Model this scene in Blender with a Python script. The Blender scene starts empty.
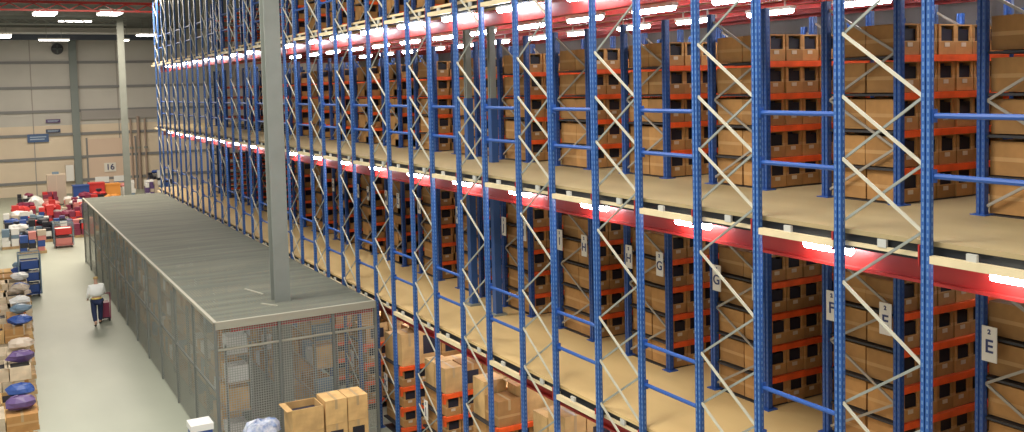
import bpy, math, random
from math import radians, sin, cos, pi
from mathutils import Vector, Matrix

random.seed(7)
C = bpy.context.scene.collection
SC = bpy.context.scene

# ------------------------------------------------------------------ camera data (fitted to the photograph)
F, CY = 950.6, 144.2
YAW, PITCH, ROLL = radians(29.261), radians(3.535), radians(1.381)
_f = Vector((sin(YAW)*cos(PITCH), cos(YAW)*cos(PITCH), -sin(PITCH)))
_r = Vector((cos(YAW), -sin(YAW), 0))
_d = _f.cross(_r)
R2 = cos(ROLL)*_r + sin(ROLL)*_d
D2 = -sin(ROLL)*_r + cos(ROLL)*_d
cam = bpy.data.cameras.new('camera')
co = bpy.data.objects.new('camera', cam); C.objects.link(co)
cam.sensor_width = 36; cam.lens = F/1024*36
cam.shift_y = -(216-CY)/1024
cam.clip_end = 300
m3 = Matrix((R2, -D2, -_f)).transposed()
co.matrix_world = m3.to_4x4()
SC.camera = co

# ------------------------------------------------------------------ main dimensions (metres, eye height = 0)
G = -7.45                      # hall floor
DECK = [-4.54, -1.50, 1.50]    # tops of the three mezzanine decks
FX = 7.4                       # facade plane of the uprights
RX = 9.3                       # front of the storage racks, behind the walkway
PER = 2.14
def fy(k): return 5.59 + PER*k          # near upright of facade frame k
def ry(k): return 5.27 + 2.135*k        # near side of storage rack k
FW, RW = 1.0, 1.08
ORD = ['first','second','third','fourth','fifth','sixth','seventh','eighth','ninth','tenth','eleventh','twelfth','thirteenth','fourteenth','fifteenth','sixteenth','seventeenth','eighteenth','nineteenth','twentieth','twenty-first','twenty-second','twenty-third','twenty-fourth']

# ------------------------------------------------------------------ materials
def mat(name, col, rough=.6, metal=0, var=0, scale=6, emit=None, alpha=None, bump=0, rnd=0, col2=None, stretch=None):
    m = bpy.data.materials.new(name); m.use_nodes = True
    nt = m.node_tree; N = nt.nodes; L = nt.links
    b = N['Principled BSDF']
    b.inputs['Roughness'].default_value = rough; b.inputs['Metallic'].default_value = metal
    b.inputs['Base Color'].default_value = (*col, 1)
    out = b
    csock = None
    if var or bump or col2:
        tc = N.new('ShaderNodeTexCoord'); mp = N.new('ShaderNodeMapping')
        L.new(tc.outputs['Object'], mp.inputs['Vector'])
        if stretch: mp.inputs['Scale'].default_value = stretch
        no = N.new('ShaderNodeTexNoise'); no.inputs['Scale'].default_value = scale; no.inputs['Detail'].default_value = 4
        L.new(mp.outputs[0], no.inputs['Vector'])
        mx = N.new('ShaderNodeMix'); mx.data_type = 'RGBA'
        c2 = col2 or tuple(max(0, c*(1-var)) for c in col)
        c1 = col if col2 else tuple(min(1, c*(1+var)) for c in col)
        mx.inputs[6].default_value = (*c1, 1); mx.inputs[7].default_value = (*c2, 1)
        rp = N.new('ShaderNodeMapRange'); rp.inputs[1].default_value = .35; rp.inputs[2].default_value = .65
        L.new(no.outputs[0], rp.inputs[0]); L.new(rp.outputs[0], mx.inputs[0])
        csock = mx.outputs[2]
        if bump:
            bp = N.new('ShaderNodeBump'); bp.inputs['Strength'].default_value = bump
            L.new(no.outputs[0], bp.inputs['Height']); L.new(bp.outputs[0], b.inputs['Normal'])
    if rnd:
        oi = N.new('ShaderNodeObjectInfo'); hs = N.new('ShaderNodeHueSaturation')
        mr = N.new('ShaderNodeMapRange'); mr.inputs[3].default_value = 1-rnd; mr.inputs[4].default_value = 1+rnd
        L.new(oi.outputs['Random'], mr.inputs[0]); L.new(mr.outputs[0], hs.inputs['Value'])
        if csock: L.new(csock, hs.inputs['Color'])
        else: hs.inputs['Color'].default_value = (*col, 1)
        csock = hs.outputs[0]
    if csock: L.new(csock, b.inputs['Base Color'])
    if emit:
        b.inputs['Emission Color'].default_value = (*emit[0], 1); b.inputs['Emission Strength'].default_value = emit[1]
    if alpha is not None:
        b.inputs['Alpha'].default_value = alpha
    return m

def upright_mat(name, col, dot):
    """painted steel punched with rows of slots"""
    m = mat(name, col, .38, 0, .12, 9)
    nt = m.node_tree; N = nt.nodes; L = nt.links; b = N['Principled BSDF']
    base = b.inputs['Base Color'].links[0].from_socket
    tc = N.new('ShaderNodeTexCoord'); sp = N.new('ShaderNodeSeparateXYZ'); L.new(tc.outputs['Object'], sp.inputs[0])
    def M(op, a, bb=None, c=None):
        n = N.new('ShaderNodeMath'); n.operation = op
        for i, v in enumerate((a, bb, c)):
            if v is None: continue
            if isinstance(v, (int, float)): n.inputs[i].default_value = v
            else: L.new(v, n.inputs[i])
        return n.outputs[0]
    z = M('FRACT', M('DIVIDE', M('ADD', sp.outputs[2], 100), .07))
    zm = M('LESS_THAN', M('ABSOLUTE', M('SUBTRACT', z, .5)), .26)
    ym = M('LESS_THAN', M('ABSOLUTE', M('SUBTRACT', M('ABSOLUTE', sp.outputs[1]), .026)), .009)
    xm = M('LESS_THAN', M('ABSOLUTE', M('ADD', sp.outputs[0], .0)), .009)
    ge = N.new('ShaderNodeNewGeometry'); sn = N.new('ShaderNodeSeparateXYZ'); L.new(ge.outputs['True Normal'], sn.inputs[0])
    fx = M('GREATER_THAN', M('ABSOLUTE', sn.outputs[0]), .7)
    k = M('MULTIPLY', zm, M('ADD', M('MULTIPLY', fx, ym), M('MULTIPLY', M('SUBTRACT', 1, fx), xm)))
    mx = N.new('ShaderNodeMix'); mx.data_type = 'RGBA'
    L.new(k, mx.inputs[0]); L.new(base, mx.inputs[6]); mx.inputs[7].default_value = (*dot, 1)
    L.new(mx.outputs[2], b.inputs['Base Color'])
    return m

def carton_mat(name, col, band, rnd):
    m = mat(name, col, .85, 0, .10, 5, rnd=rnd)
    nt = m.node_tree; N = nt.nodes; L = nt.links; b = N['Principled BSDF']
    base = b.inputs['Base Color'].links[0].from_socket
    tc = N.new('ShaderNodeTexCoord'); sp = N.new('ShaderNodeSeparateXYZ'); L.new(tc.outputs['Object'], sp.inputs[0])
    a = N.new('ShaderNodeMath'); a.operation = 'SUBTRACT'; L.new(sp.outputs[2], a.inputs[0]); a.inputs[1].default_value = .17
    b1 = N.new('ShaderNodeMath'); b1.operation = 'ABSOLUTE'; L.new(a.outputs[0], b1.inputs[0])
    c1 = N.new('ShaderNodeMath'); c1.operation = 'LESS_THAN'; L.new(b1.outputs[0], c1.inputs[0]); c1.inputs[1].default_value = .022
    d1 = N.new('ShaderNodeMath'); d1.operation = 'MULTIPLY'; L.new(c1.outputs[0], d1.inputs[0]); d1.inputs[1].default_value = .45
    mx = N.new('ShaderNodeMix'); mx.data_type = 'RGBA'
    L.new(d1.outputs[0], mx.inputs[0]); L.new(base, mx.inputs[6]); mx.inputs[7].default_value = (*band, 1)
    L.new(mx.outputs[2], b.inputs['Base Color'])
    return m

def mesh_mat(name, col, op, cell=.05, stripes=False):
    """woven wire panel: wires in a square grid, open between"""
    m = bpy.data.materials.new(name); m.use_nodes = True
    nt = m.node_tree; N = nt.nodes; L = nt.links
    b = N['Principled BSDF']; b.inputs['Base Color'].default_value = (*col, 1); b.inputs['Roughness'].default_value = .55
    if stripes:
        t2 = N.new('ShaderNodeTexCoord'); mp = N.new('ShaderNodeMapping'); mp.inputs['Scale'].default_value = (.25, 2.6, 1)
        no = N.new('ShaderNodeTexNoise'); no.inputs['Scale'].default_value = 1.4; no.inputs['Detail'].default_value = 5
        cr = N.new('ShaderNodeValToRGB'); cr.color_ramp.elements[0].position = .35; cr.color_ramp.elements[1].position = .65
        cr.color_ramp.elements[0].color = (col[0]*.8, col[1]*.8, col[2]*.8, 1); cr.color_ramp.elements[1].color = (col[0]*1.25, col[1]*1.2, col[2]*1.15, 1)
        L.new(t2.outputs['Object'], mp.inputs[0]); L.new(mp.outputs[0], no.inputs[0]); L.new(no.outputs[0], cr.inputs[0]); L.new(cr.outputs[0], b.inputs['Base Color'])
        b.inputs['Roughness'].default_value = .8
    tc = N.new('ShaderNodeTexCoord'); sp = N.new('ShaderNodeSeparateXYZ'); L.new(tc.outputs['Object'], sp.inputs[0])
    acc = None
    ge = N.new('ShaderNodeNewGeometry'); sn = N.new('ShaderNodeSeparateXYZ'); L.new(ge.outputs['True Normal'], sn.inputs[0])
    def M(o, a, b_):
        n = N.new('ShaderNodeMath'); n.operation = o; L.new(a, n.inputs[0])
        if isinstance(b_, float): n.inputs[1].default_value = b_
        elif b_ is not None: L.new(b_, n.inputs[1])
        return n.outputs[0]
    for i in range(3):
        wire = M('LESS_THAN', M('FRACT', M('DIVIDE', sp.outputs[i], float(cell)), None), op/2)
        wire = M('MULTIPLY', wire, M('LESS_THAN', M('ABSOLUTE', sn.outputs[i], None), .5))
        acc = wire if acc is None else M('MAXIMUM', acc, wire)
    tr = N.new('ShaderNodeBsdfTransparent'); ms = N.new('ShaderNodeMixShader')
    L.new(acc, ms.inputs[0]); L.new(tr.outputs[0], ms.inputs[1]); L.new(b.outputs[0], ms.inputs[2])
    L.new(ms.outputs[0], N['Material Output'].inputs['Surface'])
    return m

BLUE = upright_mat('blue perforated steel', (.020, .088, .300), (.11, .21, .42))
NAVY = upright_mat('dark blue perforated steel', (.014, .062, .25), (.05, .11, .28))
RAILB = mat('blue painted bar', (.018, .080, .32), .45)
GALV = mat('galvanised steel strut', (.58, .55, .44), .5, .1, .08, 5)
GALV_SHADE = mat('shaded galvanised strut', (.30, .32, .29), .5, .3, .12, 5)  # darker strut copy: shade on braces turned from the light, put into the colour
ORANGE = mat('orange painted beam', (.86, .11, .02), .45, 0, .15, 4)
RED = mat('red painted girder', (.40, .022, .018), .42, 0, .18, 1.5)
CREAM = mat('cream painted strip', (.70, .58, .36), .5, 0, .08, 3)
SHADEF = mat('shaded fascia', (.018, .022, .028), .6)  # near-black: shade of the recess under the boards is put into the colour
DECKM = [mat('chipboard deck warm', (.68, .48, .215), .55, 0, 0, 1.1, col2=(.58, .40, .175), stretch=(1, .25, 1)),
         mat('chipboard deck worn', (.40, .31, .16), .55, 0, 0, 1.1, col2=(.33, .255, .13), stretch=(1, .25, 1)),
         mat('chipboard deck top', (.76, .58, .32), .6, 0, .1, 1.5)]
CARTON = carton_mat('corrugated cardboard', (.40, .205, .066), (.60, .38, .17), .18)
CARTOND = mat('corrugated cardboard stock', (.38, .195, .062), .85, 0, .22, 3)
CARTONL = mat('pale cardboard', (.54, .335, .135), .85, 0, .15, 4, rnd=.15)
INSIDE = mat('dark goods and inner shade', (.014, .012, .022), .7, rnd=.5)  # near-black goods colour also carries the shade inside carton openings
LABEL = mat('white paper label', (.55, .46, .34), .6)
CARTONP = mat('bleached cardboard', (.56, .45, .31), .85, 0, .15, 4, rnd=.2)
SHELF = mat('dark steel shelf', (.03, .028, .03), .6)
TUBE = mat('fluorescent tube', (1, 1, 1), .5, emit=((.93, .95, 1.0), 42))
WHITE = mat('white enamel', (.75, .73, .68), .4)
GREYC = mat('grey painted column', (.235, .25, .225), .5, 0, .06, 2)
CONC = mat('sealed concrete', (.40, .425, .335), .5, 0, 0, .35, col2=(.33, .35, .28), stretch=(1, .5, 1), bump=.02)
WALLG = mat('grey wall cladding', (.52, .50, .455), .6, 0, .05, .4)
WALLP = mat('cream wall cladding', (.70, .59, .45), .6, 0, .05, .4)
RAILW = mat('grey cladding rail', (.22, .22, .22), .6)
ROOFM = mat('dark roof sheeting', (.10, .11, .105), .7, 0, .3, 1.2)
MESHW = mesh_mat('grey wire mesh', (.44, .45, .40), .38)
MESHR = mesh_mat('grey roof mesh', (.135, .145, .115), 1.3, .06, True)
CAGE = mat('grey cage frame', (.17, .18, .165), .6)
CAGET = mat('pale cage top rail', (.36, .34, .27), .6)
SIGNW = mat('white sign board', (.78, .74, .66), .5)
SIGNT = mat('navy sign lettering', (.03, .04, .14), .5)
SIGNB = mat('blue notice board', (.06, .12, .26), .5)
BLK = mat('black plastic', (.015, .015, .018), .5)
COLB = mat('blue painted column', (.03, .085, .25), .5)
PLASTIC = {n: mat(n+' plastic', c, .45) for n, c in dict(blue=(.03, .08, .30), red=(.62, .04, .04), orange=(.80, .32, .06), white=(.78, .77, .74), pink=(.62, .22, .20), beige=(.56, .46, .36), maroon=(.22, .03, .07), black=(.02, .02, .03), teal=(.16, .24, .32), purple=(.12, .07, .20)).items()}
WOOD = mat('pallet wood', (.48, .32, .16), .8, 0, .2, 5)

# ------------------------------------------------------------------ mesh helpers
class MB:
    def __init__(s): s.v = []; s.f = []; s.mi = []; s.m = 0
    def box(s, x0, x1, y0, y1, z0, z1):
        n = len(s.v)
        s.v += [(x, y, z) for z in (z0, z1) for y in (y0, y1) for x in (x0, x1)]
        for q in ((0,2,3,1), (4,5,7,6), (0,1,5,4), (2,6,7,3), (0,4,6,2), (1,3,7,5)):
            s.f.append([n+i for i in q]); s.mi.append(s.m)
        return s
    def bar(s, a, b, w, h=None, up=(0,0,1)):
        h = h or w; a = Vector(a); b = Vector(b); d = (b-a).normalized(); u = Vector(up)
        if abs(d.dot(u)) > .98: u = Vector((1,0,0))
        r = d.cross(u).normalized()*w/2; u = r.cross(d).normalized()*h/2
        n = len(s.v)
        for p in (a, b):
            for q in (-r-u, r-u, r+u, -r+u): s.v.append(tuple(p+q))
        for q in ((0,1,2,3), (7,6,5,4), (0,4,5,1), (1,5,6,2), (2,6,7,3), (3,7,4,0)):
            s.f.append([n+i for i in q]); s.mi.append(s.m)
        return s
    def tube(s, a, b, r0, r1=None, n=10):
        r1 = r0 if r1 is None else r1
        a = Vector(a); b = Vector(b); d = (b-a).normalized()
        u = Vector((0,0,1)) if abs(d.z) < .9 else Vector((1,0,0))
        x = d.cross(u).normalized(); y = d.cross(x)
        k = len(s.v)
        for p, r in ((a, r0), (b, r1)):
            for i in range(n):
                t = 2*pi*i/n; s.v.append(tuple(p + x*r*cos(t) + y*r*sin(t)))
        for i in range(n):
            j = (i+1) % n; s.f.append([k+i, k+j, k+n+j, k+n+i]); s.mi.append(s.m)
        s.f.append([k+i for i in range(n)][::-1]); s.f.append([k+n+i for i in range(n)]); s.mi += [s.m, s.m]
        return s
    def blob(s, c, r, n=8, sq=(1,1,1), seed=0):
        rd = random.Random(seed); k = len(s.v); rows = n//2
        for i in range(rows+1):
            t = pi*i/rows
            for j in range(n):
                p = 2*pi*j/n; w = 1+rd.uniform(-.15, .15)
                s.v.append((c[0]+r*sq[0]*sin(t)*cos(p)*w, c[1]+r*sq[1]*sin(t)*sin(p)*w, c[2]+r*sq[2]*cos(t)*w))
        for i in range(rows):
            for j in range(n):
                q = (j+1) % n; s.f.append([k+i*n+j, k+(i+1)*n+j, k+(i+1)*n+q, k+i*n+q]); s.mi.append(s.m)
        return s
    def mesh(s, name, *mats):
        me = bpy.data.meshes.new(name); me.from_pydata(s.v, [], s.f)
        for m in mats: me.materials.append(m)
        if len(mats) > 1: me.polygons.foreach_set('material_index', s.mi)
        me.update(); return me

def link(name, data, parent=None, loc=(0,0,0), rz=0):
    o = bpy.data.objects.new(name, data); C.objects.link(o); o.location = loc
    if rz: o.rotation_euler = (0, 0, rz)
    if parent: o.parent = parent
    return o
def tag(o, label, cat, group=None):
    o['label'] = label; o['category'] = cat
    if group: o['group'] = group
    return o
def thing(name, label, cat, loc=(0,0,0), rz=0, group=None):
    return tag(link(name, None, None, loc, rz), label, cat, group)
def struct(name, data, loc=(0,0,0)):
    o = link(name, data, None, loc); o['kind'] = 'structure'; return o
def dup(root, loc, label, group=None):
    r = root.copy(); C.objects.link(r); r.location = loc; r['label'] = label
    if group: r['group'] = group
    for ch in root.children:
        c = ch.copy(); C.objects.link(c); c.parent = r
        for g in ch.children:
            d = g.copy(); C.objects.link(d); d.parent = c
    return r

# ------------------------------------------------------------------ the hall: floor, far wall, roof
WY = 80.0
struct('floor', MB().box(-30, 45, -8, WY+1, G-.2, G).mesh('floor', CONC))
w = MB(); w.m = 0; w.box(-30, 45, WY, WY+.3, -2.2, 5.2); w.m = 1; w.box(-30, 45, WY, WY+.3, G, -2.2)
wf = struct('wall_back', w.mesh('wall_back', WALLG, WALLP))
r = MB()
for z in (2.57, .68, -1.12, -2.9, -4.68, -6.46): r.box(-30, 45, WY-.13, WY, z-.10, z+.10)
link('cladding_rail', r.mesh('cladding_rail', RAILW), wf)
r = MB()
for x in range(-4, 20, 1):
    if x % 3 == 0: r.box(x+.55, x+.62, WY-.04, WY, G, 4.6)
link('panel_joint', r.mesh('panel_joint', mat('panel joint', (.36,.33,.30), .7)), wf)
struct('trim_1', MB().box(6.9, 13.6, WY-.2, WY, -1.85, -1.15).mesh('trim_1', mat('grey band', (.33,.31,.29), .6)))
struct('ceiling', MB().box(-30, 45, 30, WY+.3, 5.2, 5.4).mesh('ceiling', ROOFM))
struct('wall_right', MB().box(17.5, 17.8, -2, WY, G, 5.2).mesh('wall_right', mat('inner wall', (.26,.235,.23), .8, 0, .2, .8)))
# wall stanchion and box, roof girder, purlins
t = thing('wall_stanchion', 'tall grey steel stanchion standing against the far wall', 'column', (6.5, WY-.35, G))
link('shaft', MB().box(-.26, .26, -.03, .03, 0, 12).box(-.26, .26, .29, .33, 0, 12).box(-.05, .05, .03, .29, 0, 12).mesh('shaft', mat('stanchion grey', (.20,.23,.22), .6)), t)
link('foot_plate', MB().box(-.35, .35, -.1, .34, 0, .05).mesh('foot_plate', GREYC), t)
t = thing('electrical_cabinet', 'cream electrical cabinet fixed on the far wall beside the stanchion', 'cabinet', (5.88, WY-.45, -6.5))
link('body', MB().box(-.3, .3, 0, .3, 0, 1.3).mesh('body', PLASTIC['beige']), t)
link('door', MB().box(-.27, .27, -.02, 0, .04, 1.26).mesh('door', PLASTIC['white']), t)
for i, (y, z, nm) in enumerate(((49.5, 4.40, 'nearer'), (62, 4.6, 'farther'))):
    t = thing('roof_girder', f'{nm} of the two steel roof girders spanning the hall', 'girder', (2, y, z))
    g = MB().box(-10, 6.1, -.08, .08, -.06, .06).box(-10, 6.1, -.08, .08, -.42, -.34)
    for j in range(16): g.bar((-10+j, 0, -.34), (-9.5+j, 0, -.06), .05).bar((-9.5+j, 0, -.06), (-9+j, 0, -.34), .05)
    link('truss', g.mesh('truss', RED if i == 0 else GREYC), t)
t = thing('wall_beam', 'dark girder with pale top flange high across the far wall', 'girder', (4, 76, 4.35))
link('web', MB().box(-16, 9.4, 0, .1, -.3, .12).mesh('web', mat('dark web', (.05,.06,.08), .6)), t)
link('flange', MB().box(-16, 9.4, -.1, .1, .12, .26).mesh('flange', WHITE), t)

# hall ceiling lights
def bay_light(x, y, z, w, d, label, st):
    t = thing('ceiling_light', label, 'ceiling light', (x, y, z), 0, 'hall ceiling lights')
    link('housing', MB().box(-w/2-.05, w/2+.05, -d/2-.05, d/2+.05, 0, .12).mesh('housing', WHITE), t)
    link('lamp', MB().box(-w/2, w/2, -d/2, d/2, -.05, 0).mesh('lamp', mat('hall lamp', (1,1,1), emit=((1,.95,.88), st))), t)
    link('hanger', MB().tube((-w/4,0,.12), (-w/4,0,5.2-z), .012).tube((w/4,0,.12), (w/4,0,5.2-z), .012).mesh('hanger', GREYC), t)
bay_light(3.05, 51, 4.0, .95, 1.9, 'wide bright ceiling light left of the grey columns', 30)
bay_light(5.95, 51, 4.05, .95, 1.9, 'wide bright ceiling light just left of the far grey column', 30)
bay_light(5.97, 70, 5.0, 2.0, .3, 'slim ceiling light between the two wide bright ones', 14)
bay_light(1.6, 70, 3.95, 1.0, 1.2, 'warm ceiling light at the left edge before the far wall', 26)
bay_light(10.4, 70, 4.1, 1.1, 1.2, 'warm ceiling light beside the rack end before the far wall', 26)
bay_light(4.9, 74, 3.95, 1.9, .2, 'thin lamp above the round black fan', 14)
bay_light(9.6, 74, 3.95, .4, .3, 'tiny lamp right of the far grey column', 14)
def area(x, y, z, sx, sy, power, col, rot=(0,0,0)):
    l = bpy.data.lights.new('hall lamp', 'AREA'); l.shape = 'RECTANGLE'; l.size = sx; l.size_y = sy; l.energy = power; l.color = col
    o = bpy.data.objects.new('hall_lamp', l); C.objects.link(o); o.location = (x, y, z); o.rotation_euler = rot
    return o
for y in (8, 20): area(1.5, y, 5.6, 5, 3, 1150, (1, .95, .86))
for y in (46, 57, 68): area(4.5, y, 4.3, 6, 2, 1350, (1, .88, .72))

# ------------------------------------------------------------------ grey building columns
def column(x, y, label, bluefoot=False, h=12.4, w=.17, z0=G):
    if bluefoot: z0 = DECK[0]
    t = thing('steel_column', label, 'column', (x, y, z0))
    b = MB().box(-w, w, -w, -w+.03, 0, h).box(-w, w, w-.03, w, 0, h).box(-.02, .02, -w+.03, w-.03, 0, h)
    link('shaft', b.mesh('shaft', GREYC), t)
    link('foot_plate', MB().box(-w-.08, w+.08, -w-.08, w+.08, 0, .04).mesh('foot_plate', GREYC), t)
    if bluefoot:
        link('guard_sleeve', MB().box(-w-.012, w+.012, -w-.012, w+.012, .04, bluefoot).mesh('guard_sleeve', COLB), t)
column(5.55, 20.4, 'large grey steel column rising through the mesh cage roof')
column(7.5, 60, 'distant grey steel column standing beyond the mesh cage')

# ------------------------------------------------------------------ decks
YE = 48.6
for i, z in enumerate(DECK):
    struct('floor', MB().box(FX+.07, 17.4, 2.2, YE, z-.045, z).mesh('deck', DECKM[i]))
    nm = ('lowest', 'middle', 'top')[i]
    t = thing('shaded_fascia', f'edge fascia darkened for the shaded recess under the board edge of the {nm} deck', 'beam', (FX+.12, 0, z))
    link('web', MB().box(0, .05, 2.2, YE, -.20, -.045).mesh('web', SHADEF), t)
    t = thing('toe_strip', f'cream edge strip running along the front of the {nm} deck', 'strip', (FX-.02, 0, z))
    sec = MB().box(-.02, .05, .05, PER-FW-.05, -.185, -.115).mesh('strip_section', CREAM)
    sec2 = MB().box(.09, .125, -FW+.05, .0, -.165, -.125).mesh('strip_section', CREAM)
    clip = MB().box(.02, .05, -.05, .05, -.13, -.05).mesh('clip', mat('grey clip', (.5,.5,.46), .4))
    for k in range(-1, 20):
        y = fy(k)+FW
        link('strip_section', sec, t, (0, y, 0)); link('strip_section', sec2, t, (0, y, 0))
        link('clip', clip, t, (0, y+(PER-FW)*.62, 0)); link('clip', clip, t, (.06, y-FW*.45, 0))
    # red I girders running along the deck and lighter ones further in
    for j, x in enumerate([7.78, 9.05] + [10.1+1.05*q for q in range(7)]):
        if i < 2 and j > 3: continue
        h = .25 if j < 2 else .09; bw = .07 if j < 2 else .035
        zt = z-.215 if j == 0 else z-.05
        t = tag(link('floor_girder', MB().box(-bw, bw, 2.2, YE, -.03, 0).box(-.012, .012, 2.2, YE, -h+.03, -.03).box(-bw, bw, 2.2, YE, -h, -h+.03)
                .mesh('floor_girder', RED), None, (x, 0, zt)),
                f'red girder under the {nm} deck, {ORD[j]} back from the front edge', 'girder', 'red floor girders')

# fluorescent battens hung beneath the decks
bh = MB().box(-.06, .06, -.60, .60, .03, .09).box(-.012, .012, -.4, -.37, .09, .205).box(-.012, .012, .37, .4, .09, .205).mesh('housing', WHITE)
bt = MB().tube((0, -.56, 0), (0, .56, 0), .05, n=8).mesh('tube', TUBE)
bh2 = MB().box(-.06, .06, -.33, .33, .03, .09).box(-.012, .012, -.2, -.17, .09, .205).box(-.012, .012, .17, .2, .09, .205).mesh('housing', WHITE)
bt2 = MB().tube((0, -.30, 0), (0, .30, 0), .05, n=8).mesh('tube', TUBE)
def batten(x, y, z, label, grp, short=False):
    t = thing('fluorescent_light', label, 'fluorescent light', (x, y, z), 0, grp)
    link('housing', bh2 if short else bh, t); link('tube', bt2 if short else bt, t)
for i, z in enumerate(DECK):
    nm = ('lowest', 'middle', 'top')[i]
    for k in range(0, 20):
        if i == 0: batten(8.5, 4.72+PER*k, z-.25, f'added hidden tube lighting the ground storey under the {nm} deck, {ORD[k]} from the right', f'added lights under {nm} deck')  # lowest deck: unseen tubes added to brighten the ground storey
        else: batten(7.62, 4.80+PER*k, z-.25, f'fluorescent tube under front edge of the {nm} deck, {ORD[k]} from the right', f'lights under front of {nm} deck', i == 1 or k > 8)
    if i > 0:
        for k in range(0, 14, 1 if i == 2 else 2):
            batten(13.1 if i == 2 else 11.5, 6.9+PER*k, z-.25, f'fluorescent tube deep among the racks under the {nm} deck, {ORD[k]} from the right', f'lights deep under {nm} deck')
for k in range(0, 14):
    batten(10.35, 6.9+PER*k, DECK[2]-.25, f'fluorescent tube over the rack fronts under the top deck, {ORD[k]} from the right', 'lights over rack fronts under top deck')

# ------------------------------------------------------------------ facade frames
def upright_mesh(h, w=.10, d=.07):
    m = MB(); m.box(-d/2+.012, d/2, -w/2+.012, w/2-.012, 0, h)
    m.box(-d/2, -d/2+.012, -w/2+.002, -w/2+.04, 0, h); m.box(-d/2, -d/2+.012, w/2-.04, w/2-.002, 0, h)
    m.box(-d/2+.012, d/2-.02, -w/2, -w/2+.012, 0, h); m.box(-d/2+.012, d/2-.02, w/2-.012, w/2, 0, h)
    return m
TOPZ = 4.95
UPM = upright_mesh(TOPZ-G, .096, .066).mesh('upright', BLUE)
PLATE = MB().box(-.08, .08, -.09, .09, 0, .012).mesh('foot_plate', RAILB)
STEP = .612; Z0 = .43+STEP*7            # top node
def brace_mesh(up, dx):
    a = (dx, .045, 0 if up else STEP); b = (dx, FW-.045, STEP if up else 0)
    return MB().bar(a, b, .032 if up else .025, .016, up=(1,0,0)).mesh('brace', GALV if up else GALV_SHADE)
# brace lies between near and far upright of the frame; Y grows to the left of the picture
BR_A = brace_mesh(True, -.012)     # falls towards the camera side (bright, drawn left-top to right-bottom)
BR_B = brace_mesh(False, .018)  # rises towards the camera side, in the shaded copy of the strut colour
BRKT = MB().box(-.035, .02, .058, .075, -.22, -.03).mesh('bracket', RED)
def facade_frame(k):
    t = thing('rack_frame', f'tall braced blue upright frame on the facade, {ORD[k+1]} counted from the right', 'rack frame', (FX, fy(k), G), 0, 'blue frames along the facade')
    for y in (0, FW):
        link('upright', UPM, t, (0, y, 0)); link('foot_plate', PLATE, t, (0, y, 0))
    # nodes: L_n at height Z0 - n*STEP. far upright (left in picture) carries L even nodes
    n = 0
    zz = Z0
    while zz-STEP > G+.15:
        lo = zz-STEP-G
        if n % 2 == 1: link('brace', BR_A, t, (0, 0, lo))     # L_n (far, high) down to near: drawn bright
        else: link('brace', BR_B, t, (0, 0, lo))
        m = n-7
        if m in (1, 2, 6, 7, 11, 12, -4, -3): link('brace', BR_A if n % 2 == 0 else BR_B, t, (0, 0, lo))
        zz -= STEP; n += 1
    for z in DECK:
        link('bracket', BRKT, t, (0, 0, z-G)); link('bracket', BRKT, t, (0, FW, z-G))
    return t
for k in range(-1, 20): facade_frame(k)

# guard rails across the aisle ends
railm = MB().tube((0, 0, 0), (0, PER-FW-.1, 0), .026, n=8).box(-.03, .03, -.02, .012, -.06, .06).box(-.03, .03, PER-FW-.112, PER-FW-.08, -.06, .06).mesh('rail_bar', RAILB)
for i, z in enumerate(DECK):
    nm = ('lowest', 'middle', 'top')[i]
    for k in range(-1, 19):
        t = thing('guard_rail', f'pair of blue guard bars on the {nm} deck, {ORD[k+1]} opening from the right', 'guard rail', (FX+.02, fy(k)+FW+.05, z), 0, f'guard rails of the {nm} deck')
        link('rail_bar', railm, t, (0, 0, .60)); link('rail_bar', railm, t, (0, 0, 1.14))

# ------------------------------------------------------------------ storage racks behind the walkway
LV = [.016, .425, .865, 1.305, 1.745]
BAY = 2.05
RH = 2.45
RUP = upright_mesh(RH, .10, .085).mesh('upright', NAVY)
RFOOT = MB().box(-.09, .09, -.09, .09, 0, .012).mesh('foot_plate', RAILB)
bm = MB()
for q in range(4):
    z = .1+q*.56
    bm.bar((0, .05, z), (0, RW-.05, z+.56), .03, .02, up=(1,0,0)) if q % 2 else bm.bar((0, RW-.05, z), (0, .05, z+.56), .03, .02, up=(1,0,0))
RBR = bm.mesh('brace', mat('dull strut', (.34,.31,.26), .5, .2))
RBEAM = MB().box(.02, BAY-.05, -.03, .03, -.05, .03).box(-.015, .035, -.035, .035, -.14, .05).box(BAY-.065, BAY-.015, -.035, .035, -.14, .05).mesh('beam', ORANGE)
RSH = MB().box(.0, BAY, .03, RW-.03, -.015, .012).mesh('shelf', SHELF)
def rx(i): return RX if i else 7.50
def yy_(k, i): return ry(k) if i else fy(k)+.02
def storage_rack(k, i, nb, base, levels, nm):
    t = thing('storage_rack', f'blue rack with orange beams on the {nm}, {ORD[k]} row from the right', 'storage rack', (rx(i), yy_(k, i), base), 0, f'racks standing on the {nm}')
    for b in range(0 if i else 1, nb+1):
        for y in (0.0, RW): link('upright', RUP, t, (b*BAY, y, 0))
        link('brace', RBR, t, (b*BAY, 0, 0))
        for y in (0.0, RW): link('foot_plate', RFOOT, t, (b*BAY, y, 0))
    for b in range(nb):
        for q, z in enumerate(levels):
            if q:
                link('beam', RBEAM, t, (b*BAY, 0, z-.03))
            link('shelf', RSH, t, (b*BAY, 0, z-.02))
    return t

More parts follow.
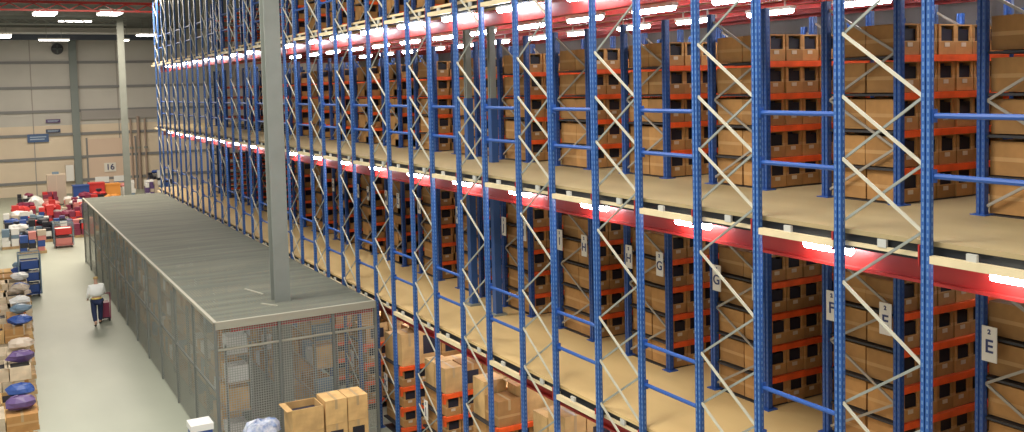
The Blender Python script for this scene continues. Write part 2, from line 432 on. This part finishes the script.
# pick carton: open in the upper half of its face towards the aisle, white label on the lip
CW, CD, CH = .325, .50, .36
def carton_body():
    m = MB(); t = .022; w = CW-.015
    m.box(0, w, 0, CD, 0, t); m.box(0, w, CD-t, CD, t, CH); m.box(0, t, 0, CD-t, t, CH); m.box(w-t, w, 0, CD-t, t, CH)
    m.box(t, w-t, 0, t, t, CH*.44); m.box(0, w, 0.10, CD, CH-.01, CH+.002)
    m.box(t, t+.02, 0.0, .02, CH*.44, CH); m.box(w-t-.02, w-t, .0, .02, CH*.44, CH); m.box(t, w-t, 0.0, .10, CH-.018, CH)
    return m
CB = carton_body().mesh('body', CARTON)
CL = MB().box(.10, .19, -.006, .0, .09, .14).mesh('label', LABEL)
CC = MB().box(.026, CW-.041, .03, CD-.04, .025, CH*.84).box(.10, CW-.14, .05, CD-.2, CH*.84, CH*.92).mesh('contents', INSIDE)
CX = MB().box(0, .44, 0, CD, 0, CH).box(.0, .44, .245, .255, CH, CH+.004).mesh('carton', CARTON)
c0 = None
def pick_carton(x, y, z, label, grp):
    global c0
    if c0 is None:
        c0 = thing('pick_carton', label, 'carton', (x, y, z), 0, grp)
        link('body', CB, c0); link('label', CL, c0); link('contents', CC, c0)
        return c0
    return dup(c0, (x, y, z), label, grp)
def back_carton(x, y, z, label, grp):
    o = link('closed_carton', CX, None, (x, y, z)); tag(o, label, 'carton', grp); return o
stock = MB()
TIERS = [('hall floor', G, [.016, .23, .67, 1.11, 1.55]), ('lowest deck', DECK[0], LV), ('middle deck', DECK[1], LV), ('top deck', DECK[2], LV)]
n_ind = 0
rc = random.Random(3)
for i, (nm, base, lv) in enumerate(TIERS):
    for k in range(0, 19):
        if i == 0 and k > 14: continue
        if i == 0 and k < 2: continue
        if i == 3 and k < 4: continue
        nb = 2 if i == 0 and k < 9 else 3 if (k < 6 and i in (1, 2)) else (2 if k < 6 else 1)
        if k > 12 and i: 
            storage_rack(k, i, 2, base, lv, nm); continue
        storage_rack(k, i, nb, base, lv, nm)
        show = 0
        if i in (1, 2): show = {0:0, 1:5, 2:4, 3:3, 4:2, 5:2, 6:1, 7:1}.get(k, 0)
        elif i == 0: show = 2 if 3 <= k <= 7 else 0
        ind = (i in (1, 2) and k <= 7) or (i == 0 and 3 <= k <= 6)
        short = {'hall floor':'ground storey', 'lowest deck':'lower deck', 'middle deck':'upper deck', 'top deck':'top deck'}[nm]
        for q, z in enumerate(lv):
            if i == 0 and q in (0, 4): continue
            zz = base+z+.004
            pos = []
            for n in range(int(nb*BAY/(CW+.01))):
                b = int(n//6); pos.append(rx(i)+.06+b*BAY+(n % 6)*(CW+.004))
            for n, x in enumerate(pos):
                if rc.random() < .03 and n > 2 and k > 2: continue
                jy = rc.uniform(-.015, .02)
                if n < show:
                    n_ind += 1
                    pick_carton(x, yy_(k, i)+.015+jy, zz, f'open pick carton, {ORD[n]} inward, {ORD[q]} shelf up, {ORD[k]} row from right, {short}', 'pick cartons on the racks')
                elif n < (12 if i < 3 else 4):
                    stock.m = 0; y = yy_(k, i)+.03+jy
                    stock.box(x, x+CW-.02, y, y+CD-.03, zz, zz+CH*.46)
                    stock.box(x, x+.03, y, y+CD-.03, zz, zz+CH); stock.box(x+CW-.05, x+CW-.02, y, y+CD-.03, zz, zz+CH)
                    stock.box(x+.03, x+CW-.05, y+.2, y+CD-.03, zz, zz+CH)
                    stock.m = 1; stock.box(x+.03, x+CW-.05, y+.15, y+.19, zz+CH*.46, zz+CH*.9)  # dark sheet painting the shade inside the carton opening
                x2 = x+rc.uniform(0, .02)
                if n == 0 and ind:
                    n_ind += 1
                    back_carton(x2, yy_(k, i)+.545, zz, f'closed carton on rack end, {ORD[q]} shelf up, {ORD[k]} row from right, {short}', 'closed cartons at the rack ends')
                elif n == 0:
                    stock.m = 0; stock.box(x2, x2+.44, yy_(k, i)+.545, yy_(k, i)+1.04, zz, zz+CH)
                elif 0 < n < 6 or (i == 2 and n > 1):
                    x2 += .15 if n == 1 else 0
                    stock.m = 0; stock.box(x2, x2+CW-(.19 if n == 1 else .02), yy_(k, i)+.545, yy_(k, i)+1.04, zz, zz+CH)
so = link('carton_stock', stock.mesh('carton_stock', CARTOND, INSIDE)); tag(so, 'remaining brown cartons filling the racks further back', 'cartons'); so['kind'] = 'stuff'
print('individual cartons', n_ind)

# aisle letter signs
def text_mesh(cu, m):
    tmp = bpy.data.objects.new('tmp', cu)
    me = bpy.data.meshes.new_from_object(tmp)
    bpy.data.objects.remove(tmp); me.materials.clear(); me.materials.append(m)
    return me
def sign(x, y, z, ch, label, small=None):
    t = thing('aisle_sign', label, 'sign', (x, y, z), 0, 'aisle letter signs')
    link('board', MB().box(-.006, .006, -.085, .085, -.19, .19).mesh('board', SIGNW), t)
    def txt(s, size, zo, nm='letter'):
        cu = bpy.data.curves.new(nm, 'FONT'); cu.body = s; cu.size = size; cu.align_x = 'CENTER'; cu.align_y = 'CENTER'; cu.extrude = .002; cu.offset = .003
        o = bpy.data.objects.new(nm, text_mesh(cu, SIGNT)); C.objects.link(o); o.parent = t; o.location = (-.009, 0, zo)
        o.rotation_euler = (pi/2, 0, -pi/2)
    txt(ch, .20, -.03); txt('2', .07, .13, 'numeral')
LET = 'EFGHIJKLMNOPQ'
for k in range(0, 12):
    sign(RX-.075, ry(k)+RW-.14, DECK[0]+1.68, LET[k], f'white sign {LET[k]} on rack end, right side of its aisle, lower deck')
    if k: sign(RX-.075, ry(k)+.13, DECK[0]+1.68, LET[k-1], f'white sign {LET[k-1]} on rack end, left side of its aisle, lower deck')
    if k > 3: sign(7.47, fy(k)+.80, G+1.05, LET[k], f'white sign {LET[k]} on a rack end at ground level')

# blue building columns near the racks
for (x, y, lb, nm) in ((8.8, 17.5, 'blue-sleeved steel column on the walkway, left one of the close pair', 1), (8.8, 16.45, 'blue-sleeved steel column on the walkway, right one of the close pair', 1), (8.8, 42.5, 'blue-sleeved steel column far down the walkway', 1)):
    column(x, y, lb, bluefoot=4.3, h=9.1, w=.06)

# ------------------------------------------------------------------ mesh cage
CX0, CX1, CY0, CY1, CZ = 3.88, 7.24, 19.15, 46.2, -4.56
t = thing('mesh_cage', 'long grey wire mesh cage with a flat roof beside the racks', 'cage', (CX0, CY0, G))
LX, LY, LZ = CX1-CX0, CY1-CY0, CZ-G
rf = MB()
rf.box(0, LX, 0, LY, LZ-.012, LZ)
link('roof_mesh', rf.mesh('roof_mesh', MESHR), t)
link('side_mesh', MB().box(0, .006, .03, LY, .03, LZ-.05).mesh('side_mesh', MESHW), t)
link('front_mesh', MB().box(.03, LX, 0, .006, .03, LZ-.05).mesh('front_mesh', MESHW), t)
link('end_mesh', MB().box(.03, LX, LY-.006, LY, .03, LZ-.05).mesh('end_mesh', MESHW), t)
link('top_rail', MB().box(-.03, .035, -.03, LY, LZ-.045, LZ+.02).mesh('top_rail', CAGET), t)
link('front_top_rail', MB().box(.0, LX, -.05, .03, LZ-.14, LZ+.015).mesh('front_top_rail', CAGET), t)
postm = MB().box(-.03, .03, -.03, .03, 0, LZ).mesh('post', CAGE)
for j in range(13): link('post', postm, t, (0, j*LY/12, 0))
for x in (1.28, 2.42, LX): link('post', postm, t, (x, 0, 0))
link('mid_rail', MB().box(-.02, .02, 0, LY, LZ*.5, LZ*.5+.04).mesh('mid_rail', CAGE), t)
link('mid_rail', MB().box(0, LX, -.02, .02, LZ*.80, LZ*.80+.045).mesh('mid_rail', CAGET), t)
joist = MB().box(0, LX, -.025, .025, LZ-.09, LZ-.014).mesh('joist', CAGE)
for j in range(1, 20): link('joist', joist, t, (0, j*LY/20, 0))
link('seam_bar', MB().bar((1.22, 1.15, LZ+.01), (1.45, .75, LZ+.01), .04, .02).bar((1.5, 2.1, LZ+.01), (1.3, 2.9, LZ+.01), .04, .02).mesh('seam_bar', CAGET), t)
link('red_header', MB().box(.3, LX, .03, .06, LZ-.24, LZ-.15).mesh('red_header', RED), t)
# shelving inside the cage
shp = MB().box(-.02, .02, -.02, .02, 0, 2.2).mesh('post', CAGE)
shs = MB().box(0, .5, 0, 2.0, -.015, .015).mesh('shelf', mat('shelf board', (.42,.30,.18), .7))
cage_goods = MB()
for j in range(12):
    for s in (0, 1):
        y = 20.0+j*2.15; x = 4.25+s*1.9
        t = thing('cage_shelving', f'shelving unit inside the mesh cage, {ORD[j]} from the front, {"outer" if s == 0 else "inner"} row', 'shelving', (x, y, G), 0, 'shelving units in the cage')
        for a in (0, .5):
            for b in (0, 2.0): link('post', shp, t, (a, b, 0))
        for z in (.15, .75, 1.35, 1.95):
            link('shelf', shs, t, (0, 0, z))
            yy = y+.04
            while yy < y+1.75:
                wd = rc.uniform(.25, .5); hh = rc.uniform(.2, .48)
                if rc.random() < .8:
                    cage_goods.m = rc.choice((0, 0, 0, 1, 2, 3)); cage_goods.box(x+.04, x+.46, yy, yy+wd-.03, G+z+.016, G+z+.016+hh)
                yy += wd
cg = link('caged_stock', cage_goods.mesh('caged_stock', CARTONL, PLASTIC['white'], CARTOND, PLASTIC['teal'])); tag(cg, 'mixed boxes and goods packed on the shelves inside the mesh cage', 'goods'); cg['kind'] = 'stuff'

# ------------------------------------------------------------------ cartons standing before the cage
TAPE = mat('parcel tape', (.40, .27, .13), .5)
def big_carton(x, y, z, w, d, h, label, open_top=False, window=None, m=None, grp=None):
    m = m or CARTONL
    t = thing('large_carton', label, 'carton', (x, y, z), 0, grp)
    b = MB(); e = .02
    if open_top:
        b.box(0, w, 0, d, 0, e); b.box(0, e, 0, d, e, h); b.box(w-e, w, 0, d, e, h); b.box(e, w-e, 0, e, e, h); b.box(e, w-e, d-e, d, e, h)
    else:
        b.box(0, w, 0, d, 0, h)
    link('body', b.mesh('body', m), t)
    if open_top:
        link('flap', MB().bar((0, 0, h), (0, -.0, h), .01).box(-.10, .0, 0, d, h-.01, h).mesh('flap', m), t)
        link('contents', MB().box(e+.01, w-e-.01, e+.01, d-e-.01, e, h*.7).mesh('contents', INSIDE), t)
    else:
        link('tape', MB().box(w*.5-.025, w*.5+.025, -.002, d+.002, h, h+.003).box(w*.5-.025, w*.5+.025, -.003, 0, h*.6, h).mesh('tape', TAPE), t)
    if window:
        link('hand_hole', MB().box(w*.2, w*.8, -.004, 0, h*.25, h*.75).mesh('hand_hole', INSIDE), t)  # dark panel on the face, painting the shade inside the hole
    return t
def pallet(x, y, w, d, label, z=G):
    t = thing('pallet', label, 'pallet', (x, y, z), 0, 'wooden pallets')
    b = MB()
    for j in range(6): b.box(j*w/6+.01, (j+1)*w/6-.02, 0, d, .10, .125)
    link('deck_boards', b.mesh('deck_boards', WOOD), t)
    b = MB()
    for yy in (0, d/2-.05, d-.1): b.box(0, w, yy, yy+.1, 0, .10)
    link('bearer', b.mesh('bearer', WOOD), t)
PX, PY = 4.78, 17.1
pallet(PX-.05, PY-.05, 1.5, 1.1, 'wooden pallet under the tall carton stack before the cage')
pz = G+.126
for (dx, wd, hs, nm) in ((0, .60, (.50, .46, .44), 'left'), (.64, .42, (.50, .50, .46), 'middle'), (1.08, .40, (.50, .50, .46), 'right')):
    z = pz
    for q, h in enumerate(hs):
        top = q == len(hs)-1
        big_carton(PX+dx, PY, z, wd, .55, h, f'pale brown carton in the {nm} stack before the cage, {ORD[q]} up from its pallet', open_top=(top and nm == 'left'), window=(not top and nm != 'left' and q == len(hs)-2), grp='cartons stacked before the cage')
        z += h+.004

# crates and wrapped bag near the cage front, cut by the bottom edge
t = thing('storage_crate', 'blue crate with a white lid beside the near cage corner', 'crate', (3.22, 18.4, G))
link('body', MB().box(0, .38, 0, .4, 0, 1.04).mesh('body', PLASTIC['blue']), t)
link('lid', MB().box(-.02, .40, -.02, .42, 1.04, 1.16).mesh('lid', PLASTIC['white']), t)
bg = MB().blob((0, 0, .62), .38, 10, (1, .8, 1), 3).blob((.25, .05, .8), .22, 10, (1, 1, .8), 4).blob((-.1, 0, .35), .38, 10, (1, .8, .9), 5)
tag(link('wrapped_bundle', bg.mesh('wrapped_bundle', mat('white blue wrap', (.66,.68,.74), .35, 0, 0, 9, col2=(.20,.28,.50))), None, (4.48, 18.5, G+.02)), 'white and blue plastic wrapped bundle before the cage front', 'bundle')

# tall pale cartons on the top shelf of the ground storey racks
for k in range(2, 11):
    x = 7.56; n = 0
    while n < (4 if k < 6 else 3):
        w_ = rc.uniform(.36, .56); h = rc.uniform(.42, .82)
        big_carton(x, fy(k)+.05, G+1.55+.004, w_, .48, h, f'pale carton on the top ground storey shelf, {ORD[n]} inward, {ORD[k]} row from right', open_top=rc.random() < .35, window=rc.random() < .3, m=rc.choice((CARTONL, CARTONL, CARTON)), grp='tall cartons on the ground storey racks')
        if n < 2: big_carton(x, fy(k)+.56, G+1.554, w_, .44, rc.uniform(.42, .7), f'pale rear carton on the top ground storey shelf, {ORD[n]} inward, {ORD[k]} row from right', grp='tall cartons on the ground storey racks')
        x += w_+.02; n += 1

# ------------------------------------------------------------------ left side: pallets of cartons along the floor
rl = random.Random(11)
j = 0
y = 20.6
cols = ['white', 'blue', 'teal', 'beige', 'purple']
while y < 41:
    xr = .80+(y-22)*.034
    pallet(xr-1.2, y, 1.2, 1.0, f'wooden pallet on the left floor edge, {ORD[j]} from the front')
    z = G+.126; nl = rl.choice((2, 3, 3)) if y < 34 else 2
    for q in range(nl):
        h = rl.uniform(.24, .42)
        x = xr-1.18
        s = 0
        while x < xr-.35:
            w_ = rl.uniform(.45, .62); w_ = min(w_, xr-x)
            side = ('outer left', 'middle', 'right')[min(s, 2)]
            big_carton(x, y+rl.uniform(0, .1), z, w_-.02, .85, h-.006, f'brown carton on the {ORD[j]} left pallet, {side}, {("bottom", "second", "third")[q]} layer',
                       open_top=(q == nl-1 and rl.random() < .5), m=rl.choice((CARTONL, CARTON, CARTONP, CARTONP, CARTONP)), grp='cartons on the left pallets')
            x += w_; s += 1
        z += h
    if rl.random() < .95:
        c = rl.choice(cols)
        b = MB().blob((0, 0, .12), .28, 10, (1.1, .8, .5), j)
        tag(link('plastic_bag', b.mesh('plastic_bag', PLASTIC[c])), f'crumpled {c} plastic bag lying on cartons of the {ORD[j]} left pallet', 'bag').location = (xr-.32, y+.45, z+.03)
    y += 1.45; j += 1

def trolley(x, y, label, col, w=.72, d=.75, h=1.65, crates=3, cc=('blue',)):
    t = thing('roll_cage', label, 'trolley', (x, y, G+.0))
    b = MB()
    for px in (0, w):
        for py in (0, d): b.box(px-.02, px+.02, py-.02, py+.02, .12, h)
    link('frame', b.box(0, w, -.015, .015, h-.03, h).box(0, w, d-.015, d+.015, h-.03, h).mesh('frame', PLASTIC['teal']), t)
    link('base_plate', MB().box(0, w, 0, d, .12, .16).mesh('base_plate', PLASTIC[col]), t)
    for px in (.08, w-.08):
        for py in (.08, d-.08): link('castor', MB().tube((px-.02, py, .06), (px+.02, py, .06), .06).box(px-.01, px+.01, py-.01, py+.01, .06, .12).mesh('castor', BLK), t)
    link('side_mesh', MB().box(0, .01, 0, d, .16, h-.03).box(w-.01, w, 0, d, .16, h-.03).box(0, w, d-.01, d, .16, h-.03).mesh('side_mesh', MESHW), t)
    for q in range(crates):
        hh = (h-.3)/crates; z = G+.162+q*hh
        cr = thing('plastic_crate', f'{cc[q % len(cc)]} crate, {("bottom","middle","upper")[q]} in the {label.split(" at ")[0]}'[:110], 'crate', (x+.05, y+.04, z))
        b = MB().box(0, w-.1, 0, .02, 0, hh*.7).box(0, w-.1, d-.1, d-.08, 0, hh*.7).box(0, .02, 0, d-.08, 0, hh*.7).box(w-.12, w-.1, 0, d-.08, 0, hh*.7).box(0, w-.1, 0, d-.08, 0, .02)
        link('body', b.mesh('body', PLASTIC[cc[q % len(cc)]]), cr)
        link('contents', MB().box(.03, w-.13, .03, d-.11, .02, hh*.62).mesh('contents', PLASTIC['white' if q % 2 else 'black']), cr)
trolley(1.02, 39.3, 'tall blue roll cage at the aisle', 'blue', cc=('blue', 'blue', 'blue'))
trolley(2.95, 51.3, 'low pink roll cage at the far goods', 'pink', .85, .9, 1.25, 2, ('pink', 'red'))

# far clutter of goods
def far_stack(x, y, w, d, h, c, c2, kind, label, cat):
    t = thing(kind, label, cat, (x, y, G), 0, 'goods piled on the far floor')
    link('base', MB().box(0, w, 0, d, 0, .13).mesh('base', WOOD), t)
    q = random.Random(int(x*31+y*7)); lb = MB(); names = [c, c2, c, q.choice(['white', 'beige', 'blue', 'red']), q.choice(['black', 'pink', 'teal', 'maroon', 'white'])]
    for a in range(3):
        for b_ in range(2):
            zt = .13
            while zt < h*q.uniform(.6, 1.05):
                hh = q.uniform(.15, .38); lb.m = q.randrange(5)
                ww = w/3*q.uniform(.7, 1.05)
                lb.box(a*w/3+.01, a*w/3+ww, b_*d/2+.01, b_*d/2+d/2*q.uniform(.7, .98), zt, zt+hh-.01); zt += hh
    link('load', lb.mesh('load', *[PLASTIC[n_] for n_ in names]), t)
    cv = MB()
    for a in range(2): cv.blob((w*q.uniform(.2, .8), d*q.uniform(.3, .7), h*.95), w*q.uniform(.2, .36), 8, (1, .9, .6), int(x*7+y)+a)
    link('cover', cv.mesh('cover', PLASTIC[c2]), t)
spec = [(.9,55.5,'black','blue'),(2.0,55.0,'teal','black'),(.9,58.5,'beige','white'),(2.2,58.2,'white','teal'),(3.3,57.2,'purple','black'),(1.4,62,'white','red'),(2.8,61.6,'maroon','red'),
        (4.0,60.8,'red','maroon'),(5.0,60.0,'black','purple'),(1.8,66,'red','maroon'),(3.2,65.8,'red','pink'),(4.5,65,'maroon','white'),(5.6,64.2,'red','black'),(2.0,71,'black','maroon'),
        (3.5,70.6,'maroon','red'),(4.7,69.5,'beige','white'),(4.1,54.6,'maroon','black'),(6.3,68.5,'black','red'),(6.9,66,'red','orange'),(1.4,50.2,'blue','black'),(2.6,54.0,'black','black'),(4.75,62.5,'red','pink'),(4.35,56.5,'maroon','orange'),(.7,52.6,'teal','white'),(5.4,67.5,'blue','maroon')]
for n, (x, y, c, c2) in enumerate(spec):
    rr = random.Random(n)
    wd = rr.uniform(.9, 1.25)
    far_stack(x, y, wd, 1.0, rr.uniform(.55, 1.05), c, c2, 'pallet_load', f'{c} and {c2} goods on a far pallet, {"left" if x < 2.5 else "right"} side, {ORD[max(0, round((y-50)/1.1))]} row', 'pallet load')
def bin_(x, y, w, h, c, label):
    t = thing('wheeled_bin', label, 'bin', (x, y, G))
    link('body', MB().box(0, w, 0, .9, .12, h).mesh('body', PLASTIC[c]), t)
    link('lid', MB().box(-.03, w+.03, -.03, .93, h, h+.08).mesh('lid', PLASTIC[c]), t)
    for px in (.1, w-.1): link('wheel', MB().tube((px-.04, .1, .08), (px+.04, .1, .08), .08).tube((px-.04, .8, .08), (px+.04, .8, .08), .08).mesh('wheel', BLK), t)
bin_(5.4, 71, 1.0, 1.25, 'blue', 'large blue wheeled bin by the far wall')
bin_(6.45, 71.6, 1.0, 1.3, 'red', 'large red wheeled bin by the far wall')
bin_(7.5, 71.8, .98, 1.15, 'orange', 'large orange bin right of the red bin')
t = thing('tall_cabinet', 'tall beige cabinet standing among the far goods', 'cabinet', (3.85, 71.5, G))
link('body', MB().box(0, 1.15, 0, .7, .1, 2.15).mesh('body', PLASTIC['beige']), t)
link('door', MB().box(.04, .56, -.02, 0, .15, 2.1).box(.59, 1.11, -.02, 0, .15, 2.1).mesh('door', mat('beige door', (.46,.38,.31), .5)), t)
link('cap', MB().box(.35, .75, .2, .5, 2.15, 2.3).mesh('cap', PLASTIC['teal']), t)
tag(link('foil_bundle', MB().blob((0,0,.5), .5, 12, (1,1,1), 2).mesh('foil_bundle', PLASTIC['white']), None, (2.95, 68.4, G+.06)), 'round white wrapped bundle left of the tall beige cabinet', 'bundle')
for n, (x, lb) in enumerate(((8.15, 'white lit panel on the far wall above the orange bin'), (9.5, 'white and blue panel on the far wall beside the far column'))):
    t = thing('wall_panel', lb, 'panel', (x, WY-.15, -6.75))
    link('board', MB().box(-.5, .5, 0, .08, 0, .45).mesh('board', mat('bright white board', (.9,.9,.88), .4)), t)
    link('frame', MB().box(-.53, .53, .02, .1, -.05, 0).mesh('frame', PLASTIC['blue']), t)
for n, (x, y, c, c2) in enumerate(((8.75, 73, 'white', 'pink'), (10.2, 72, 'purple', 'white'), (11.2, 72.5, 'beige', 'black'), (10.9, 75, 'black', 'blue'))):
    far_stack(x, y, .9, .9, (1.0, 1.2, 1.0, 1.7)[n], c, c2, 'pallet_load', f'{c} load topped {c2} beyond the cage end, {ORD[n]} from the bins', 'pallet load')
# fan, notices, door number, pipes
t = thing('wall_fan', 'round black fan mounted high on the far wall', 'fan', (5.47, WY-.35, 3.59))
link('housing', MB().tube((0, 0, 0), (0, .3, 0), .42, n=20).mesh('housing', BLK), t)
link('blade', MB().box(-.34, .34, -.02, 0, -.05, .05).box(-.05, .05, -.02, 0, -.34, .34).mesh('blade', mat('fan blade', (.08,.1,.09), .5)), t)
def wsign(x, z, w, h, m, label, nm='wall_sign', text=None):
    t = thing(nm, label, 'sign', (x, WY-.2, z))
    link('board', MB().box(-w/2, w/2, 0, .05, -h/2, h/2).mesh('board', m), t)
    if text:
        cu = bpy.data.curves.new('lettering', 'FONT'); cu.body = text; cu.size = h*.9; cu.align_x = 'CENTER'; cu.align_y = 'CENTER'; cu.extrude = .01; cu.offset = .01
        o = bpy.data.objects.new('lettering', text_mesh(cu, SIGNT)); C.objects.link(o); o.parent = t; o.location = (0, -.02, 0); o.rotation_euler = (pi/2, 0, 0)
    else:
        link('text_line', MB().box(-w*.38, w*.38, -.012, 0, h*.08, h*.2).box(-w*.38, w*.3, -.012, 0, -h*.2, -h*.08).mesh('text_line', mat('pale lettering', (.4,.5,.62), .5)), t)
wsign(3.85, -3.1, 1.45, .62, SIGNB, 'large blue notice board with two pale lines on the far wall')
wsign(4.93, -1.85, 1.0, .26, mat('navy red notice', (.10,.06,.16), .5), 'upper dark sign with a red end on the far wall')
wsign(4.9, -2.6, 1.0, .26, mat('navy notice', (.05,.07,.13), .5), 'lower dark sign with a red end on the far wall')
wsign(8.77, -5.6, .85, .7, SIGNW, 'white door number sign reading 16 on the far wall', 'number_sign', '16')
for n, (x, z1) in enumerate(((10.4, -1.9), (10.95, -1.7), (11.45, -1.9))):
    t = thing('wall_pipe', f'brownish vertical pipe on the far wall, {ORD[n]} right of the far column', 'pipe', (x, WY-.25, G), 0, 'pipes on the far wall')
    link('pipe', MB().tube((0, 0, 0), (0, 0, z1-G), .07 if n != 1 else .11).mesh('pipe', mat('pipe', (.36,.27,.22), .6)), t)
    link('collar', MB().tube((0, 0, 3.2), (0, 0, 3.35), .13).mesh('collar', GREYC), t)
t = thing('roller_door', 'cream roller door in the far wall right of the stanchion', 'door', (8.75, WY-.12, G))
link('curtain', MB().box(-1.5, 1.9, 0, .08, 0, 4.1).mesh('curtain', mat('door cream', (.68,.52,.40), .6)), t)
link('side_guide', MB().box(-1.62, -1.5, -.05, .1, 0, 4.2).mesh('side_guide', RAILW), t)
link('side_guide', MB().box(1.9, 2.02, -.05, .1, 0, 4.2).mesh('side_guide', RAILW), t)

# ------------------------------------------------------------------ the person walking away
def skin_obj(name, pts, edges, mats, parent, root=0, sub=2):
    me = bpy.data.meshes.new(name); me.from_pydata([p[:3] for p in pts], edges, [])
    for m in mats: me.materials.append(m)
    o = link(name, me, parent)
    md = o.modifiers.new('skin', 'SKIN'); md.use_smooth_shade = True
    if not me.skin_vertices: me.attributes  # created by the modifier below
    sv = me.skin_vertices[0].data if me.skin_vertices else None
    if sv is None:
        bpy.context.view_layer.objects.active = o
        bpy.ops.object.select_all(action='DESELECT'); o.select_set(True)
        bpy.ops.mesh.customdata_skin_add(); sv = me.skin_vertices[0].data
    for i, p in enumerate(pts):
        sv[i].radius = (p[3], p[4] if len(p) > 4 else p[3]); sv[i].use_root = (i == root)
    s = o.modifiers.new('smooth', 'SUBSURF'); s.levels = sub; s.render_levels = sub
    return o
SKIN = mat('skin', (.55,.33,.24), .6); HAIR = mat('fair hair', (.50,.34,.14), .8)
VEST = mat('white high visibility jacket', (.92,.92,.88), .5); VESTY = mat('yellow jacket hem', (.80,.62,.14), .5)
TROU = mat('navy trousers', (.02,.03,.085), .8)
t = thing('person', 'person in a white jacket and dark trousers walking along the aisle beside the cage', 'person', (3.05, 33.25, G), radians(4))
body = skin_obj('body', [(0,0,.86,.11,.09),(0,0,1.05,.11,.09),(0,0,1.26,.13,.09),(0,.01,1.36,.05,.05),(0,.03,1.44,.05,.05),(0,.04,1.52,.075,.085),(0,.04,1.575,.06,.07),
    (.16,0,1.29,.05),(.22,.05,1.05,.04),(.20,.25,.95,.032),(.19,.32,.93,.026),
    (-.16,0,1.29,.05),(-.24,.0,1.05,.04),(-.24,.16,.88,.032),(-.235,.22,.83,.026),
    (.09,0,.80,.085),(.10,.10,.46,.06),(.10,.14,.10,.042),(.10,.24,.035,.035),
    (-.09,0,.80,.085),(-.10,-.06,.45,.06),(-.10,-.24,.13,.042),(-.10,-.16,.04,.035)],
    [(0,1),(1,2),(2,3),(3,4),(4,5),(5,6),(2,7),(7,8),(8,9),(9,10),(2,11),(11,12),(12,13),(13,14),(0,15),(15,16),(16,17),(17,18),(0,19),(19,20),(20,21),(21,22)], [SKIN], t)
for sx, hx, hy, hz in ((1, .19, .34, .925), (-1, -.235, .24, .815)):
    for q in range(4):
        x = hx+(q-1.5)*.018; L = (.070, .080, .076, .060)[q]
        skin_obj('finger', [(x, hy-.02, hz, .009), (x, hy+L*.5, hz-.006, .0085), (x, hy+L*.85, hz-.03, .008)], [(0,1),(1,2)], [SKIN], body, sub=1)
    skin_obj('thumb', [(hx-sx*.02, hy-.03, hz, .010), (hx-sx*.05, hy+.01, hz-.005, .0095), (hx-sx*.05, hy+.04, hz-.02, .009)], [(0,1),(1,2)], [SKIN], body, sub=1)
skin_obj('hair', [(0,.015,1.50,.075,.07),(0,.02,1.56,.085,.085),(0,.025,1.60,.06,.06)], [(0,1),(1,2)], [HAIR], body)
skin_obj('jacket', [(0,0,.92,.25,.17),(0,0,1.12,.27,.18),(0,0,1.27,.24,.16),(0,.01,1.345,.09,.08),
    (.19,0,1.29,.08),(.24,.03,1.05,.06),(.22,.22,.965,.05),(-.19,0,1.29,.08),(-.25,.0,1.05,.06),(-.24,.14,.89,.05)],
    [(0,1),(1,2),(2,3),(2,4),(4,5),(5,6),(2,7),(7,8),(8,9)], [VEST], body)
skin_obj('hem_band', [(0,0,.84,.20,.14),(0,0,.93,.205,.145)], [(0,1)], [VESTY], body)
skin_obj('trousers', [(0,0,.84,.16,.12),(.10,0,.78,.11),(.11,.10,.46,.085),(.105,.135,.12,.065),(-.10,0,.78,.11),(-.11,-.06,.45,.085),(-.105,-.22,.16,.065)],
    [(0,1),(1,2),(2,3),(0,4),(4,5),(5,6)], [TROU], body)
skin_obj('shoe', [(.10,.11,.045,.045),(.10,.27,.04,.042)], [(0,1)], [BLK], body, sub=1)
skin_obj('shoe', [(-.10,-.25,.05,.045),(-.10,-.10,.04,.042)], [(0,1)], [BLK], body, sub=1)
# small hand trolley the person pushes on the right
t = thing('hand_trolley', 'small maroon hand trolley pushed ahead of the walking person', 'trolley', (3.18, 33.62, G))
link('frame', MB().bar((0, 0, .1), (0, -.02, .95), .03).bar((.3, 0, .1), (.3, -.02, .95), .03).bar((0, -.02, .95), (.3, -.02, .95), .03).mesh('frame', PLASTIC['maroon']), t)
link('platform', MB().box(0, .3, 0, .5, .10, .14).mesh('platform', PLASTIC['black']), t)
link('box', MB().box(.02, .28, .03, .45, .14, .62).mesh('box', PLASTIC['maroon']), t)
for px in (.02, .28):
    for py in (.05, .45): link('wheel', MB().tube((px-.02, py, .05), (px+.02, py, .05), .05).mesh('wheel', BLK), t)

# ------------------------------------------------------------------ world, view
wd = bpy.data.worlds.new('world'); SC.world = wd; wd.use_nodes = True
bgd = wd.node_tree.nodes['Background']; bgd.inputs[0].default_value = (.95, .93, .88, 1); bgd.inputs[1].default_value = .85
SC.view_settings.view_transform = 'Standard'; SC.view_settings.look = 'None'; SC.view_settings.gamma = 1
SC.view_settings.use_curve_mapping = False
SC.view_settings.exposure = 0.0
SC.cycles.use_denoising = True
SC.cycles.max_bounces = 6; SC.cycles.transparent_max_bounces = 16
SC.cycles.sample_clamp_indirect = 4
